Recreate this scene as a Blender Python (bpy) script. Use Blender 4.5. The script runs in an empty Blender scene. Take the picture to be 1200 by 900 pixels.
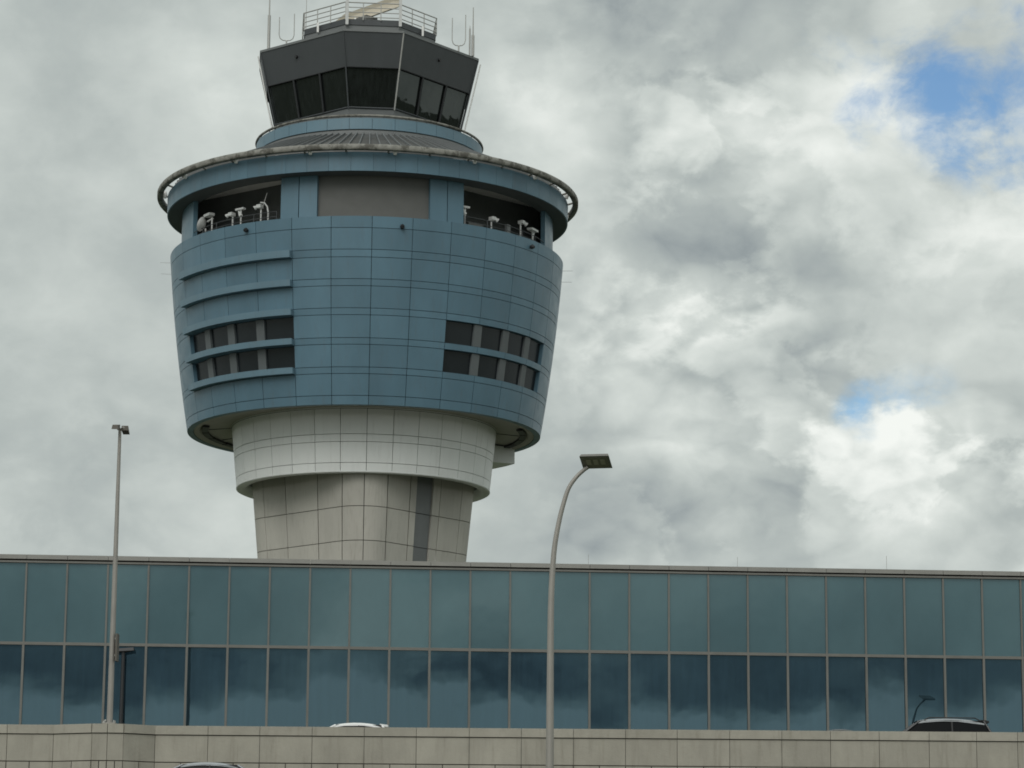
import bpy, math, random
from math import sin, cos, tan, radians, pi, sqrt, atan2, asin, hypot
from mathutils import Matrix, Vector
random.seed(7)
sc = bpy.context.scene
COL = sc.collection

# ------------------------------------------------------------------ camera
FPX, CAMZ = 3200.0, 1.6
PITCH, ROLL = radians(10.9), radians(0.45)
fw = Vector((0, cos(PITCH), sin(PITCH)))
x0 = Vector((1, 0, 0)); u0 = Vector((0, -sin(PITCH), cos(PITCH)))
rt = x0 * cos(ROLL) + u0 * sin(ROLL)
up = -x0 * sin(ROLL) + u0 * cos(ROLL)
CAM = Vector((0, 0, CAMZ))
cd = bpy.data.cameras.new('camera'); cam = bpy.data.objects.new('camera', cd); COL.objects.link(cam)
cd.sensor_width = 36; cd.lens = 36 * FPX / 1200; cd.clip_start = 0.5; cd.clip_end = 20000
m = Matrix((rt, up, -fw)).transposed().to_4x4(); m.translation = CAM
cam.matrix_world = m
sc.camera = cam

# ------------------------------------------------------------------ world / sun / exposure
SUN_EL, SUN_AZ = radians(42), radians(200)      # azimuth clockwise from +Y
sc.view_settings.view_transform = 'Standard'; sc.view_settings.look = 'None'
sc.cycles.filter_width = 1.75; sc.view_settings.exposure = 0.08; sc.view_settings.gamma = 1
SUN_STRENGTH = 1.4
sd = bpy.data.lights.new('sun', 'SUN'); sd.energy = SUN_STRENGTH; sd.angle = radians(45); sd.color = (1, 0.97, 0.93)
so = bpy.data.objects.new('sun', sd); COL.objects.link(so)
sdir = Vector((sin(SUN_AZ) * cos(SUN_EL), cos(SUN_AZ) * cos(SUN_EL), sin(SUN_EL)))
so.rotation_euler = sdir.to_track_quat('Z', 'Y').to_euler(); so.location = sdir * 300

def ray(px, py):
    return (fw + rt * ((px - 600) / FPX) + up * ((450 - py) / FPX))
def at_y(px, py, Y):
    r = ray(px, py); return CAM + r * (Y / r.y)
def at_z(px, py, Z):
    r = ray(px, py); return CAM + r * ((Z - CAMZ) / r.z)

class NT:
    def __init__(s, tree): s.t = tree; s.n = tree.nodes; s.l = tree.links
    def node(s, typ, ins=None, **kw):
        n = s.n.new(typ)
        for k, v in kw.items(): setattr(n, k, v)
        for k, v in (ins or {}).items():
            if hasattr(v, 'is_output'): s.l.new(v, n.inputs[k])
            else: n.inputs[k].default_value = v
        return n
    def math(s, op, a, b=0.0, c=None, clamp=False):
        ins = {0: a, 1: b}
        if c is not None: ins[2] = c
        return s.node('ShaderNodeMath', ins, operation=op, use_clamp=clamp).outputs[0]
    def vmath(s, op, a, b=(0, 0, 0)):
        n = s.node('ShaderNodeVectorMath', {0: a, 1: b}, operation=op)
        return n.outputs['Value'] if op in ('DISTANCE', 'LENGTH', 'DOT_PRODUCT') else n.outputs[0]
    def noise(s, vec, scale, detail=3, rough=0.5, dist=0.0):
        return s.node('ShaderNodeTexNoise', {'Vector': vec, 'Scale': scale, 'Detail': detail, 'Roughness': rough, 'Distortion': dist}).outputs['Fac']
    def remap(s, v, a, b, c=0.0, d=1.0, smooth=True):
        return s.node('ShaderNodeMapRange', {0: v, 1: a, 2: b, 3: c, 4: d}, interpolation_type='SMOOTHSTEP' if smooth else 'LINEAR').outputs[0]
    def mix(s, f, a, b, mode='MIX'):
        n = s.node('ShaderNodeMix', data_type='RGBA', blend_type=mode)
        for i, v in ((0, f), (6, a), (7, b)):
            if hasattr(v, 'is_output'): s.l.new(v, n.inputs[i])
            else: n.inputs[i].default_value = v if i == 0 else (tuple(v) + (1,))[:4]
        return n.outputs[2]
    def ramp(s, f, stops):
        n = s.node('ShaderNodeValToRGB', {0: f}); e = n.color_ramp.elements
        while len(e) > 1: e.remove(e[-1])
        e[0].position = stops[0][0]; e[0].color = tuple(stops[0][1]) + (1,)
        for p, c in stops[1:]:
            k = e.new(p); k.color = tuple(c) + (1,)
        return n.outputs[0]

W = bpy.data.worlds.new('World'); sc.world = W; W.use_nodes = True
W.cycles.sampling_method = 'MANUAL'; W.cycles.sample_map_resolution = 256
w = NT(W.node_tree); w.n.clear()
tc = w.node('ShaderNodeTexCoord').outputs['Generated']
dirn = w.node('ShaderNodeVectorMath', {0: tc}, operation='NORMALIZE').outputs[0]
sky = w.node('ShaderNodeTexSky', sky_type='NISHITA', sun_disc=False, sun_elevation=SUN_EL, sun_rotation=SUN_AZ)
sky.air_density = 1.3; sky.dust_density = 0.6
szz = w.node('ShaderNodeSeparateXYZ', {0: dirn}).outputs[2]
flat_ = w.math('MULTIPLY', w.math('LOGARITHM', w.math('ADD', w.math('ABSOLUTE', szz), 0.035), 2.718), 0.04)
q = w.vmath('ADD', w.vmath('MULTIPLY', dirn, (1, 1, 1.25)), w.node('ShaderNodeCombineXYZ', {2: flat_}).outputs[0])
def warped(vec, sc_, amp):
    c_ = w.node('ShaderNodeTexNoise', {'Vector': vec, 'Scale': sc_, 'Detail': 2.0, 'Roughness': 0.5}).outputs['Color']
    return w.vmath('ADD', vec, w.vmath('MULTIPLY', w.vmath('SUBTRACT', c_, (0.5, 0.5, 0.5)), (amp, amp, amp)))
qw = warped(warped(q, 14.0, 0.05), 45.0, 0.016)
n1 = w.noise(w.vmath('ADD', q, (3.1, 0.4, 1.7)), 5.0, 2, 0.45)
def heap(vec):
    """rounded heaps of cloud, big ones carrying smaller ones"""
    r_ = None
    for sc_, amp, off in ((15.0, 0.50, (0, 0, 0)), (33.0, 0.30, (4.4, 1.2, 8.1)), (75.0, 0.14, (1.9, 6.2, 2.1))):
        vo = w.node('ShaderNodeTexVoronoi', {'Vector': w.vmath('ADD', vec, off), 'Scale': sc_}, feature='F1').outputs['Distance']
        t_ = w.math('MULTIPLY', w.math('SUBTRACT', 1.0, w.math('MULTIPLY', vo, vo)), amp)
        r_ = t_ if r_ is None else w.math('ADD', r_, t_)
    return r_
n2 = w.noise(qw, 15.0, 6, 0.5)
h0 = heap(qw); h1 = heap(w.vmath('ADD', qw, (-0.005, 0.0, 0.012)))
n3 = w.noise(w.vmath('ADD', qw, (7.7, 2.2, 0.3)), 34.0, 8, 0.55)
relief = w.math('SUBTRACT', h0, h1)
sep = w.node('ShaderNodeSeparateXYZ', {0: dirn}).outputs
puff = w.math('MULTIPLY', w.remap(sep[0], -0.07, 0.07, 0.20, 1.0), w.remap(w.noise(w.vmath('ADD', q, (0.2, 0.9, 0.0)), 9.0, 1, 0.4), 0.38, 0.62, 0.35, 1.0))
def blob(px, py, sig, amp):
    c = ray(px, py).normalized()
    d = w.vmath('DISTANCE', dirn, tuple(c))
    e = w.math('POWER', 2.718, w.math('MULTIPLY', w.math('MULTIPLY', d, d), -1.0 / (sig / FPX) ** 2))
    return w.math('MULTIPLY', e, amp)
def add_all(lst):
    r = lst[0]
    for k in lst[1:]: r = w.math('ADD', r, k)
    return r
# large light and dark masses of the cloud deck
mass = add_all([blob(100, 120, 170, 0.05), blob(60, 420, 170, -0.07), blob(620, 480, 100, -0.19), blob(170, 600, 150, 0.03),
                blob(820, 40, 150, -0.16), blob(650, 140, 60, 0.15), blob(1010, 130, 60, 0.16), blob(1100, 330, 150, 0.08), blob(900, 170, 70, 0.10), blob(1150, 250, 70, 0.08),
                blob(740, 470, 50, 0.10), blob(1010, 550, 60, 0.0), blob(830, 330, 110, 0.02), blob(960, 440, 60, -0.10),
                blob(820, 600, 140, 0.03), blob(930, 640, 60, 0.05), blob(1150, 620, 110, -0.02), blob(560, 60, 90, 0.03),
                blob(1120, 30, 60, -0.05)])
fb = w.noise(warped(w.vmath('ADD', q, (0.0, 3.7, 1.1)), 20.0, 0.022), 11.0, 9, 0.56)
def layer(off, sc_, a, b):
    """a nearer sheet of cloud with a crisp ragged rim"""
    return w.remap(w.noise(warped(w.vmath('ADD', q, off), 24.0, 0.02), sc_, 9, 0.57), a, b)
lay1 = layer((8.3, 0.6, 2.9), 8.0, 0.495, 0.555)
lay2 = layer((1.4, 7.2, 6.1), 12.0, 0.51, 0.56)
v = w.math('ADD', 0.575, w.math('MULTIPLY', w.math('SUBTRACT', n1, 0.5), 0.30))
v = w.math('ADD', v, mass)
v = w.math('ADD', v, w.math('MULTIPLY', w.math('MULTIPLY', relief, puff), 0.50))
v = w.math('ADD', v, w.math('MULTIPLY', w.math('MULTIPLY', w.math('SUBTRACT', h0, 0.5), puff), 0.20))
v = w.math('ADD', v, w.math('MULTIPLY', w.math('SUBTRACT', fb, 0.5), w.math('ADD', 0.62, w.math('MULTIPLY', puff, 0.48))))
v = w.math('ADD', v, w.math('MULTIPLY', w.math('SUBTRACT', lay1, 0.5), w.math('MULTIPLY', puff, 0.20)))
v = w.math('ADD', v, w.math('MULTIPLY', w.math('SUBTRACT', lay2, 0.5), w.math('MULTIPLY', puff, -0.12)))
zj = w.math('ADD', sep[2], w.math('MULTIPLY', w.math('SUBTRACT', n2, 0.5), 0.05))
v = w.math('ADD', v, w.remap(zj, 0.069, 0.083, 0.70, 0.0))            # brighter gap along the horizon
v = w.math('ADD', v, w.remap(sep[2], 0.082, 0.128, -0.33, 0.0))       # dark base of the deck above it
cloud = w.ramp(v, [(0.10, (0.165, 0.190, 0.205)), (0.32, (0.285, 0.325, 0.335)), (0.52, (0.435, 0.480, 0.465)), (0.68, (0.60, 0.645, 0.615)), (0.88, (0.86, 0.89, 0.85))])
# gaps where blue sky shows
holes = add_all([blob(1180, 112, 104, 1.0), blob(1085, 98, 60, 0.60), blob(1010, 484, 34, 0.80), blob(1080, 465, 62, 0.34), blob(1002, 150, 34, 0.50), blob(965, 55, 60, 0.36)])
gap0 = w.remap(w.noise(w.vmath('ADD', q, (5.0, 1.0, 9.0)), 4.2, 2, 0.5), 0.69, 0.80, 0.0, 0.6)
gap0 = w.math('MULTIPLY', gap0, w.remap(sep[2], 0.36, 0.5, 0.0, 1.0))
holes = w.math('ADD', holes, gap0)
nh = w.noise(warped(w.vmath('ADD', q, (2.2, 5.1, 0.9)), 30.0, 0.02), 26.0, 10, 0.62)
hv = w.math('ADD', holes, w.math('MULTIPLY', w.math('SUBTRACT', nh, 0.5), 3.0))
hv = w.math('ADD', hv, w.math('MULTIPLY', w.math('SUBTRACT', 0.5, lay1), 0.35))
hv = w.math('MULTIPLY', hv, w.remap(holes, 0.02, 0.45))
hole = w.remap(hv, 0.10, 1.30, 0.0, 0.95)
cl10 = w.vmath('MULTIPLY', cloud, (10, 10, 10))
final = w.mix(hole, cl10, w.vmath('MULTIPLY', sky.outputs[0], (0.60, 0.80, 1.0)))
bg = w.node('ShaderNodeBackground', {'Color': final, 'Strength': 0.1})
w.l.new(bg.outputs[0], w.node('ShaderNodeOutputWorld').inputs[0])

# ------------------------------------------------------------------ materials
M = {}
def mat(name, color, rough=0.6, metal=0.0, var=0.0, noise=0.0, nscale=1.0, stretch=(1, 1, 1), bump=0.0, bscale=8.0, spec=0.5, dirt=None, coat=0.0):
    mt = bpy.data.materials.new(name); mt.use_nodes = True
    t = NT(mt.node_tree); t.n.clear()
    b = t.node('ShaderNodeBsdfPrincipled', {'Roughness': rough, 'Metallic': metal, 'Specular IOR Level': spec, 'Coat Weight': coat})
    oc = t.node('ShaderNodeTexCoord').outputs['Object']
    geo = t.node('ShaderNodeNewGeometry').outputs['Position']
    c = t.node('ShaderNodeRGB'); c.outputs[0].default_value = tuple(color) + (1,); c = c.outputs[0]
    if noise:
        f = t.noise(t.vmath('MULTIPLY', geo, stretch), nscale, 6, 0.62)
        c = t.mix(1.0, c, t.ramp(t.remap(f, 0.25, 0.75, 0, 1, False), [(0, (1 - noise,) * 3), (1, (1 + noise * 0.6,) * 3)]), 'MULTIPLY')
    if var:
        r = t.node('ShaderNodeObjectInfo').outputs['Random']
        c = t.mix(1.0, c, t.ramp(r, [(0, (1 - var,) * 3), (1, (1 + var,) * 3)]), 'MULTIPLY')
    if dirt:
        col, sc_, st, lo, hi, amt = dirt
        f = t.noise(t.vmath('MULTIPLY', geo, st), sc_, 7, 0.65)
        c = t.mix(t.remap(f, lo, hi, 0, amt), c, col)
    t.l.new(c, b.inputs['Base Color'])
    if noise or bump:
        rf = t.noise(geo, nscale * 2.3, 4, 0.6)
        t.l.new(t.remap(rf, 0.2, 0.8, max(0.02, rough - 0.1), min(1, rough + 0.1), False), b.inputs['Roughness'])
    if bump:
        h = t.noise(geo, bscale, 6, 0.6)
        bp = t.node('ShaderNodeBump', {'Height': h, 'Strength': bump, 'Distance': 0.05})
        t.l.new(bp.outputs[0], b.inputs['Normal'])
    t.l.new(b.outputs[0], t.node('ShaderNodeOutputMaterial').inputs[0])
    M[name] = mt; return mt

V = (6, 6, 0.5)   # vertical streaks
mat('blue_panel', (0.097, 0.182, 0.238), 0.42, 0.0, 0.075, 0.16, 0.5, (1, 1, 0.35), bump=0.10, bscale=0.9, spec=0.45, dirt=((0.10, 0.13, 0.15), 1.3, (3, 3, 0.25), 0.50, 0.8, 0.45))
mat('blue_dark', (0.03, 0.06, 0.085), 0.6)
mat('blue_band', (0.128, 0.218, 0.275), 0.45, 0.0, 0.03, 0.08, 0.6, (1, 1, 0.4), dirt=((0.12, 0.13, 0.13), 1.6, (3, 3, 0.3), 0.5, 0.8, 0.35))
mat('white_panel', (0.76, 0.78, 0.76), 0.5, 0.0, 0.03, 0.06, 0.4, (1, 1, 0.4), dirt=((0.42, 0.42, 0.40), 1.2, (3, 3, 0.2), 0.5, 0.85, 0.4))
mat('joint_dark', (0.03, 0.033, 0.035), 0.9)
mat('joint_concrete', (0.10, 0.095, 0.08), 0.9)
mat('shaft_concrete', (0.48, 0.463, 0.415), 0.8, 0, 0.05, 0.16, 0.45, (1, 1, 0.4), bump=0.12, dirt=((0.22, 0.20, 0.16), 1.1, V, 0.5, 0.8, 0.4))
mat('wall_concrete', (0.35, 0.333, 0.280), 0.85, 0, 0.05, 0.2, 0.9, (1, 1, 0.5), bump=0.2, dirt=((0.17, 0.155, 0.12), 0.9, (5, 5, 0.45), 0.48, 0.78, 0.42))
mat('coping_concrete', (0.36, 0.342, 0.288), 0.85, 0, 0.05, 0.16, 1.0, (1, 1, 1), bump=0.2, dirt=((0.19, 0.17, 0.13), 1.2, (4, 4, 1), 0.5, 0.8, 0.45))
mat('soffit', (0.36, 0.345, 0.30), 0.75, 0, 0, 0.12, 0.5)
mat('slot_dark', (0.012, 0.013, 0.014), 0.5)
mat('charcoal', (0.058, 0.065, 0.070), 0.5, 0, 0.04, 0.12, 0.8, (1, 1, 0.4))
mat('charcoal_light', (0.16, 0.17, 0.172), 0.55, 0, 0.03, 0.12, 0.8)
mat('roof_metal', (0.11, 0.112, 0.108), 0.5, 0.3, 0.06, 0.2, 0.9)
mat('gutter', (0.265, 0.262, 0.235), 0.7, 0, 0, 0.4, 3.0, bump=0.2, dirt=((0.07, 0.067, 0.055), 1.7, (1, 1, 1), 0.46, 0.60, 0.85))
mat('rail_grey', (0.42, 0.42, 0.40), 0.5, 0.3)
mat('white_paint', (0.78, 0.78, 0.76), 0.45)
mat('mast_white', (0.56, 0.57, 0.56), 0.5, 0, 0, 0.12, 2.0)
mat('beige_paint', (0.55, 0.50, 0.40), 0.5, 0, 0, 0.1, 1.0)
mat('louvre_grey', (0.118, 0.120, 0.114), 0.7, 0, 0, 0.12, 0.6)
mat('ceiling_white', (0.75, 0.74, 0.70), 0.8)
mat('reflection_dark', (0.02, 0.022, 0.025), 0.5)  # dimness of a lamp mirrored in glass is put into this colour
mat('beam_shade_grey', (0.075, 0.085, 0.088), 0.7)  # deep shade under the roof ring is put into this dark grey
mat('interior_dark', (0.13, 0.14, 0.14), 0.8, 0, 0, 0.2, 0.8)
mat('pier_grey', (0.108, 0.122, 0.126), 0.6, 0, 0.05, 0.1, 0.8)
mat('mullion', (0.165, 0.162, 0.148), 0.5, 0.1, 0.06, 0.15, 1.2)
mat('coping_metal', (0.27, 0.265, 0.245), 0.5, 0.1, 0.04, 0.12, 1.2)
mat('pole_metal', (0.31, 0.295, 0.27), 0.5, 0.25, 0, 0.12, 1.5)
mat('lamp_metal', (0.20, 0.195, 0.18), 0.5, 0.3, 0, 0.1, 2)
mat('lens_dark', (0.16, 0.15, 0.12), 0.4)
mat('led', (0.32, 0.30, 0.24), 0.4)
mat('sign_dark', (0.10, 0.09, 0.075), 0.6)
mat('asphalt', (0.05, 0.05, 0.052), 0.9, 0, 0, 0.25, 0.8, bump=0.3, bscale=30)
mat('grass_ground', (0.07, 0.085, 0.045), 0.95, 0, 0, 0.35, 0.35, bump=0.5, bscale=4)
mat('road_paint', (0.7, 0.7, 0.66), 0.7, 0, 0, 0.2, 3)
mat('roof_gravel', (0.25, 0.24, 0.22), 0.95, 0, 0, 0.2, 1)
mat('tyre', (0.02, 0.02, 0.02), 0.85)
mat('rim', (0.45, 0.45, 0.46), 0.3, 0.8)
mat('car_silver', (0.42, 0.44, 0.46), 0.28, 0.45, coat=0.5)
mat('car_white', (0.80, 0.80, 0.79), 0.3, coat=0.5)
mat('car_black', (0.018, 0.019, 0.022), 0.25, coat=0.6)
mat('car_grey', (0.20, 0.215, 0.23), 0.28, 0.4, coat=0.5)
mat('car_glass', (0.008, 0.009, 0.010), 0.12, spec=0.1)
mat('lamp_red', (0.35, 0.02, 0.015), 0.25)
mat('lamp_clear', (0.7, 0.7, 0.68), 0.15)
mat('black_plastic', (0.015, 0.015, 0.016), 0.5)

def glass_mat(name, body, tint, fac, rough, wob, bodyvar=0.06, fres=0.25, streak=0.0):
    mt = bpy.data.materials.new(name); mt.use_nodes = True
    t = NT(mt.node_tree); t.n.clear()
    geo = t.node('ShaderNodeNewGeometry').outputs['Position']
    r = t.node('ShaderNodeObjectInfo').outputs['Random']
    c = t.mix(1.0, body, t.ramp(r, [(0, (1 - bodyvar,) * 3), (1, (1 + bodyvar,) * 3)]), 'MULTIPLY')
    f = t.noise(t.vmath('MULTIPLY', geo, (1, 1, 0.6)), 0.5, 5, 0.6)
    c = t.mix(1.0, c, t.ramp(f, [(0.25, (0.85,) * 3), (0.75, (1.12,) * 3)]), 'MULTIPLY')
    if streak:
        f2 = t.noise(t.vmath('MULTIPLY', geo, (5, 5, 0.35)), 1.0, 4, 0.6)
        c = t.mix(1.0, c, t.ramp(f2, [(0.35, (1 - streak * 0.5,) * 3), (0.7, (1 + streak,) * 3)]), 'MULTIPLY')
    d = t.node('ShaderNodeBsdfDiffuse', {'Color': c})
    h = t.noise(geo, 0.55, 2, 0.5)
    bp = t.node('ShaderNodeBump', {'Height': h, 'Strength': wob, 'Distance': 0.06}).outputs[0]
    g = t.node('ShaderNodeBsdfGlossy', {'Color': tuple(tint) + (1,), 'Roughness': rough, 'Normal': bp})
    fr = t.node('ShaderNodeLayerWeight', {'Blend': 0.35}).outputs['Fresnel']
    ff = t.math('ADD', fac, t.math('MULTIPLY', fr, fres), clamp=True)
    mx = t.node('ShaderNodeMixShader', {0: ff, 1: d.outputs[0], 2: g.outputs[0]})
    t.l.new(mx.outputs[0], t.node('ShaderNodeOutputMaterial').inputs[0])
    M[name] = mt
glass_mat('spandrel_glass', (0.050, 0.098, 0.108), (0.70, 0.92, 1.0), 0.13, 0.05, 0.05)
glass_mat('vision_glass', (0.010, 0.021, 0.030), (0.52, 0.84, 1.0), 0.105, 0.006, 0.02, 0.25, 0.20, 0.3)
glass_mat('cab_glass', (0.012, 0.014, 0.014), (0.85, 0.95, 0.92), 0.032, 0.01, 0.05, 0.2, 0.02, 0.5)
glass_mat('drum_glass', (0.013, 0.017, 0.020), (0.9, 0.95, 0.95), 0.02, 0.25, 0.05)

# ------------------------------------------------------------------ mesh helpers
def link(name, me, parent=None, loc=None, rz=0.0):
    o = bpy.data.objects.new(name, me); COL.objects.link(o)
    if parent is not None: o.parent = parent
    if loc is not None: o.location = loc
    if rz: o.rotation_euler = (0, 0, rz)
    return o
class MB:
    def __init__(s): s.v = []; s.f = []; s.sm = []
    def add(s, vs, fs, smooth=False):
        k = len(s.v); s.v += [tuple(p) for p in vs]
        s.f += [tuple(i + k for i in f) for f in fs]; s.sm += [smooth] * len(fs); return s
    def box(s, a, b):
        (x0, y0, z0), (x1, y1, z1) = a, b
        vs = [(x0, y0, z0), (x1, y0, z0), (x1, y1, z0), (x0, y1, z0), (x0, y0, z1), (x1, y0, z1), (x1, y1, z1), (x0, y1, z1)]
        return s.add(vs, [(0, 3, 2, 1), (4, 5, 6, 7), (0, 1, 5, 4), (1, 2, 6, 5), (2, 3, 7, 6), (3, 0, 4, 7)])
    def prism(s, loop0, loop1, smooth=False, caps=True):
        """two closed loops of equal length joined by quads"""
        n = len(loop0); fs = [(i, (i + 1) % n, n + (i + 1) % n, n + i) for i in range(n)]
        s.add(list(loop0) + list(loop1), fs, smooth)
        if caps: s.add(loop0, [tuple(range(n))[::-1]]); s.add(loop1, [tuple(range(n))])
        return s
    def tube(s, pts, rad, n=8, caps=True):
        pts = [Vector(p) for p in pts]
        if not hasattr(rad, '__len__'): rad = [rad] * len(pts)
        rings = []; ref = None
        for i, p in enumerate(pts):
            d = (pts[min(i + 1, len(pts) - 1)] - pts[max(i - 1, 0)]).normalized()
            if ref is None:
                ref = Vector((0, 0, 1)) if abs(d.z) < 0.9 else Vector((1, 0, 0))
            a = ref.cross(d).normalized(); b = d.cross(a); ref = b if abs(b.dot(d)) < 0.5 else ref
            rings.append([p + (a * cos(2 * pi * k / n) + b * sin(2 * pi * k / n)) * rad[i] for k in range(n)])
        vs = [p for r in rings for p in r]; fs = []
        for i in range(len(pts) - 1):
            for k in range(n):
                fs.append((i * n + k, i * n + (k + 1) % n, (i + 1) * n + (k + 1) % n, (i + 1) * n + k))
        s.add(vs, fs, True)
        if caps:
            s.add(rings[0], [tuple(range(n))[::-1]]); s.add(rings[-1], [tuple(range(n))])
        return s
    def lathe(s, prof, n=96, smooth=True, closed=False):
        """prof: (R,z) list, revolved round z"""
        k = len(prof); vs = [(R * sin(2 * pi * i / n), -R * cos(2 * pi * i / n), z) for i in range(n) for R, z in prof]
        fs = []
        for i in range(n):
            j = (i + 1) % n
            for a in range(k if closed else k - 1):
                b = (a + 1) % k
                fs.append((i * k + a, j * k + a, j * k + b, i * k + b))
        return s.add(vs, fs, smooth)
    def mesh(s, name, material):
        me = bpy.data.meshes.new(name); me.from_pydata(s.v, [], s.f)
        me.polygons.foreach_set('use_smooth', s.sm); me.materials.append(M[material] if isinstance(material, str) else material)
        me.update(); return me
    def build(s, name, material, parent=None, loc=None, rz=0.0):
        return link(name, s.mesh(name, material), parent, loc, rz)
def empty(name, loc, rz=0.0):
    o = bpy.data.objects.new(name, None); COL.objects.link(o); o.location = loc; o.rotation_euler = (0, 0, rz); o.empty_display_size = 1
    return o
def tag(o, label=None, cat=None, group=None, kind=None):
    if label: o['label'] = label
    if cat: o['category'] = cat
    if group: o['group'] = group
    if kind: o['kind'] = kind
    return o
def pol(R, th, z): return (R * sin(th), -R * cos(th), z)
def arc_mb(mb, prof, th0, th1, thick, segs=5):
    """curved panel: prof = [(R,z)...] of the outer face from bottom to top"""
    k = len(prof); ths = [th0 + (th1 - th0) * i / segs for i in range(segs + 1)]
    out = [pol(R, t, z) for t in ths for R, z in prof]
    mb.add(out, [(i * k + a, (i + 1) * k + a, (i + 1) * k + a + 1, i * k + a + 1) for i in range(segs) for a in range(k - 1)], True)
    # rim: bottom, top, two ends (own vertices, flat shaded)
    for a in (0, k - 1):
        R, z = prof[a]
        vs = [pol(R, t, z) for t in ths] + [pol(R - thick, t, z) for t in ths]
        n = segs + 1
        mb.add(vs, [((i, n + i, n + i + 1, i + 1) if a == 0 else (i, i + 1, n + i + 1, n + i)) for i in range(segs)])
    for j, t in enumerate((th0, th1)):
        vs = [pol(R, t, z) for R, z in prof] + [pol(R - thick, t, z) for R, z in prof]
        mb.add(vs, [((a, a + 1, k + a + 1, k + a) if j == 0 else (a, k + a, k + a + 1, a + 1)) for a in range(k - 1)])
    inn = [pol(R - thick, t, z) for t in ths for R, z in prof]
    mb.add(inn, [(i * k + a, i * k + a + 1, (i + 1) * k + a + 1, (i + 1) * k + a) for i in range(segs) for a in range(k - 1)])
    return mb
D2 = radians

# ------------------------------------------------------------------ ground and roads
PLAT = 5.3                      # level of the terrace the roads and buildings stand on
LOWZ, DECKZ = PLAT + 0.08, 7.45
mb = MB()
ys = [-6000, -300, 40, 55, 72, 86, 92, 300, 12000]
zs = [0, 0, 0, 0.6, 2.6, 4.7, PLAT, PLAT, PLAT]
vs = []; xs = [-9000, -400, -120, -60, -20, 20, 60, 120, 400, 9000]
for y, z in zip(ys, zs):
    for x in xs: vs.append((x, y, z))
nx = len(xs)
mb.add(vs, [(j * nx + i, j * nx + i + 1, (j + 1) * nx + i + 1, (j + 1) * nx + i) for j in range(len(ys) - 1) for i in range(nx - 1)], True)
tag(mb.build('ground', 'grass_ground'), kind='structure')
tag(MB().box((-160, -8, -0.5), (160, 8, 0.006)).build('near_road', 'asphalt'), kind='structure')
YW = 105.0                      # front face of the parapet wall
lr = tag(MB().box((-160, 95.9, PLAT - 0.5), (160, 104.3, LOWZ)).build('lower_road', 'asphalt'), kind='structure')
for x in range(-150, 150, 9):
    MB().box((x, 99.9, LOWZ), (x + 3, 100.02, LOWZ + 0.005)).build('lane_mark', 'road_paint', lr)
tag(MB().box((-160, 95.55, PLAT - 0.5), (160, 95.88, LOWZ + 0.13)).build('kerb', 'coping_concrete'), kind='structure')
ur = tag(MB().box((-160, 105.4, PLAT - 0.4), (160, 121.5, DECKZ)).build('upper_road', 'asphalt'), kind='structure')
for x in range(-150, 150, 9):
    MB().box((x, 111.9, DECKZ), (x + 3, 112.02, DECKZ + 0.005)).build('lane_mark', 'road_paint', ur)

# ------------------------------------------------------------------ control tower
DT = 180.0
r0 = ray(429.3, 380); r0h = Vector((r0.x, r0.y)).normalized()
TX, TY = r0h.x * DT, r0h.y * DT
TB = PLAT
tower = empty('control_tower', (TX, TY, TB), -asin(TX / DT))
tag(tower, 'tall air traffic control tower with blue panelled drum and dark glass cab', 'control tower')
def axpx(y): return 433.4 - (y - 65) * 0.0172       # image x of the tower axis
def zfront(y, R):
    r = ray(axpx(y), y); return CAMZ + r.z / hypot(r.x, r.y) * (DT - R) - TB
def Rside(wpx, z):
    R = wpx * DT / FPX
    for _ in range(8):
        a = R / DT; lat = R * sqrt(1 - a * a); dep = (DT - R * a) * cos(PITCH) + (z + TB - CAMZ) * sin(PITCH)
        R *= wpx / (FPX * lat / dep)
    return R
def ring(wpx, y):
    R = wpx * DT / FPX
    for _ in range(8):
        z = zfront(y, R); R = Rside(wpx, z)
    return R, z
PX = Rside(100, 45) / 100       # metres per photo pixel on the tower

# --- drum
RdT, zdT = ring(229.5, 253); RdB, zdB = ring(206.3, 474)
def Rd(z):
    t = (z - zdB) / (zdT - zdB); return RdB + (RdT - RdB) * t + 0.14 * 4 * t * (1 - t)
def zdrum(y):
    z = zdB + (zdT - zdB) * (474 - y) / (474 - 253)
    for _ in range(8): z = zfront(y, Rd(z))
    return z
rows_y = [253, 266.7, 292, 301, 326.6, 334.8, 360.8, 368.8, 395.7, 403.5, 430, 437.8, 463.4, 474]
rows_z = [zdrum(y) for y in rows_y]
SH = 0.42                       # shell lies this far behind the panel faces
prof = [(Rd(zdB) - SH, zdB + 0.12)] + [(Rd(z) - SH, z) for z in [zdB + (zdT - zdB) * i / 8 for i in range(1, 8)]] + [(RdT - SH, zdT - 0.06)]
drum = MB().lathe(prof, 120).build('drum_shell', 'blue_dark', tower)
STEP = D2(11.25); OFF = D2(1.1); GAP = 0.034
def bay_range(k): return OFF + STEP * k, OFF + STEP * (k + 1)
LEDGE_ROWS = (2, 4, 6, 8, 10); WIN_ROWS = (7, 9)
LEFT_BAYS = (-6, -5, -4, -3); RIGHT_BAYS = (2, 3, 4, 5)
rear = MB()
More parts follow.
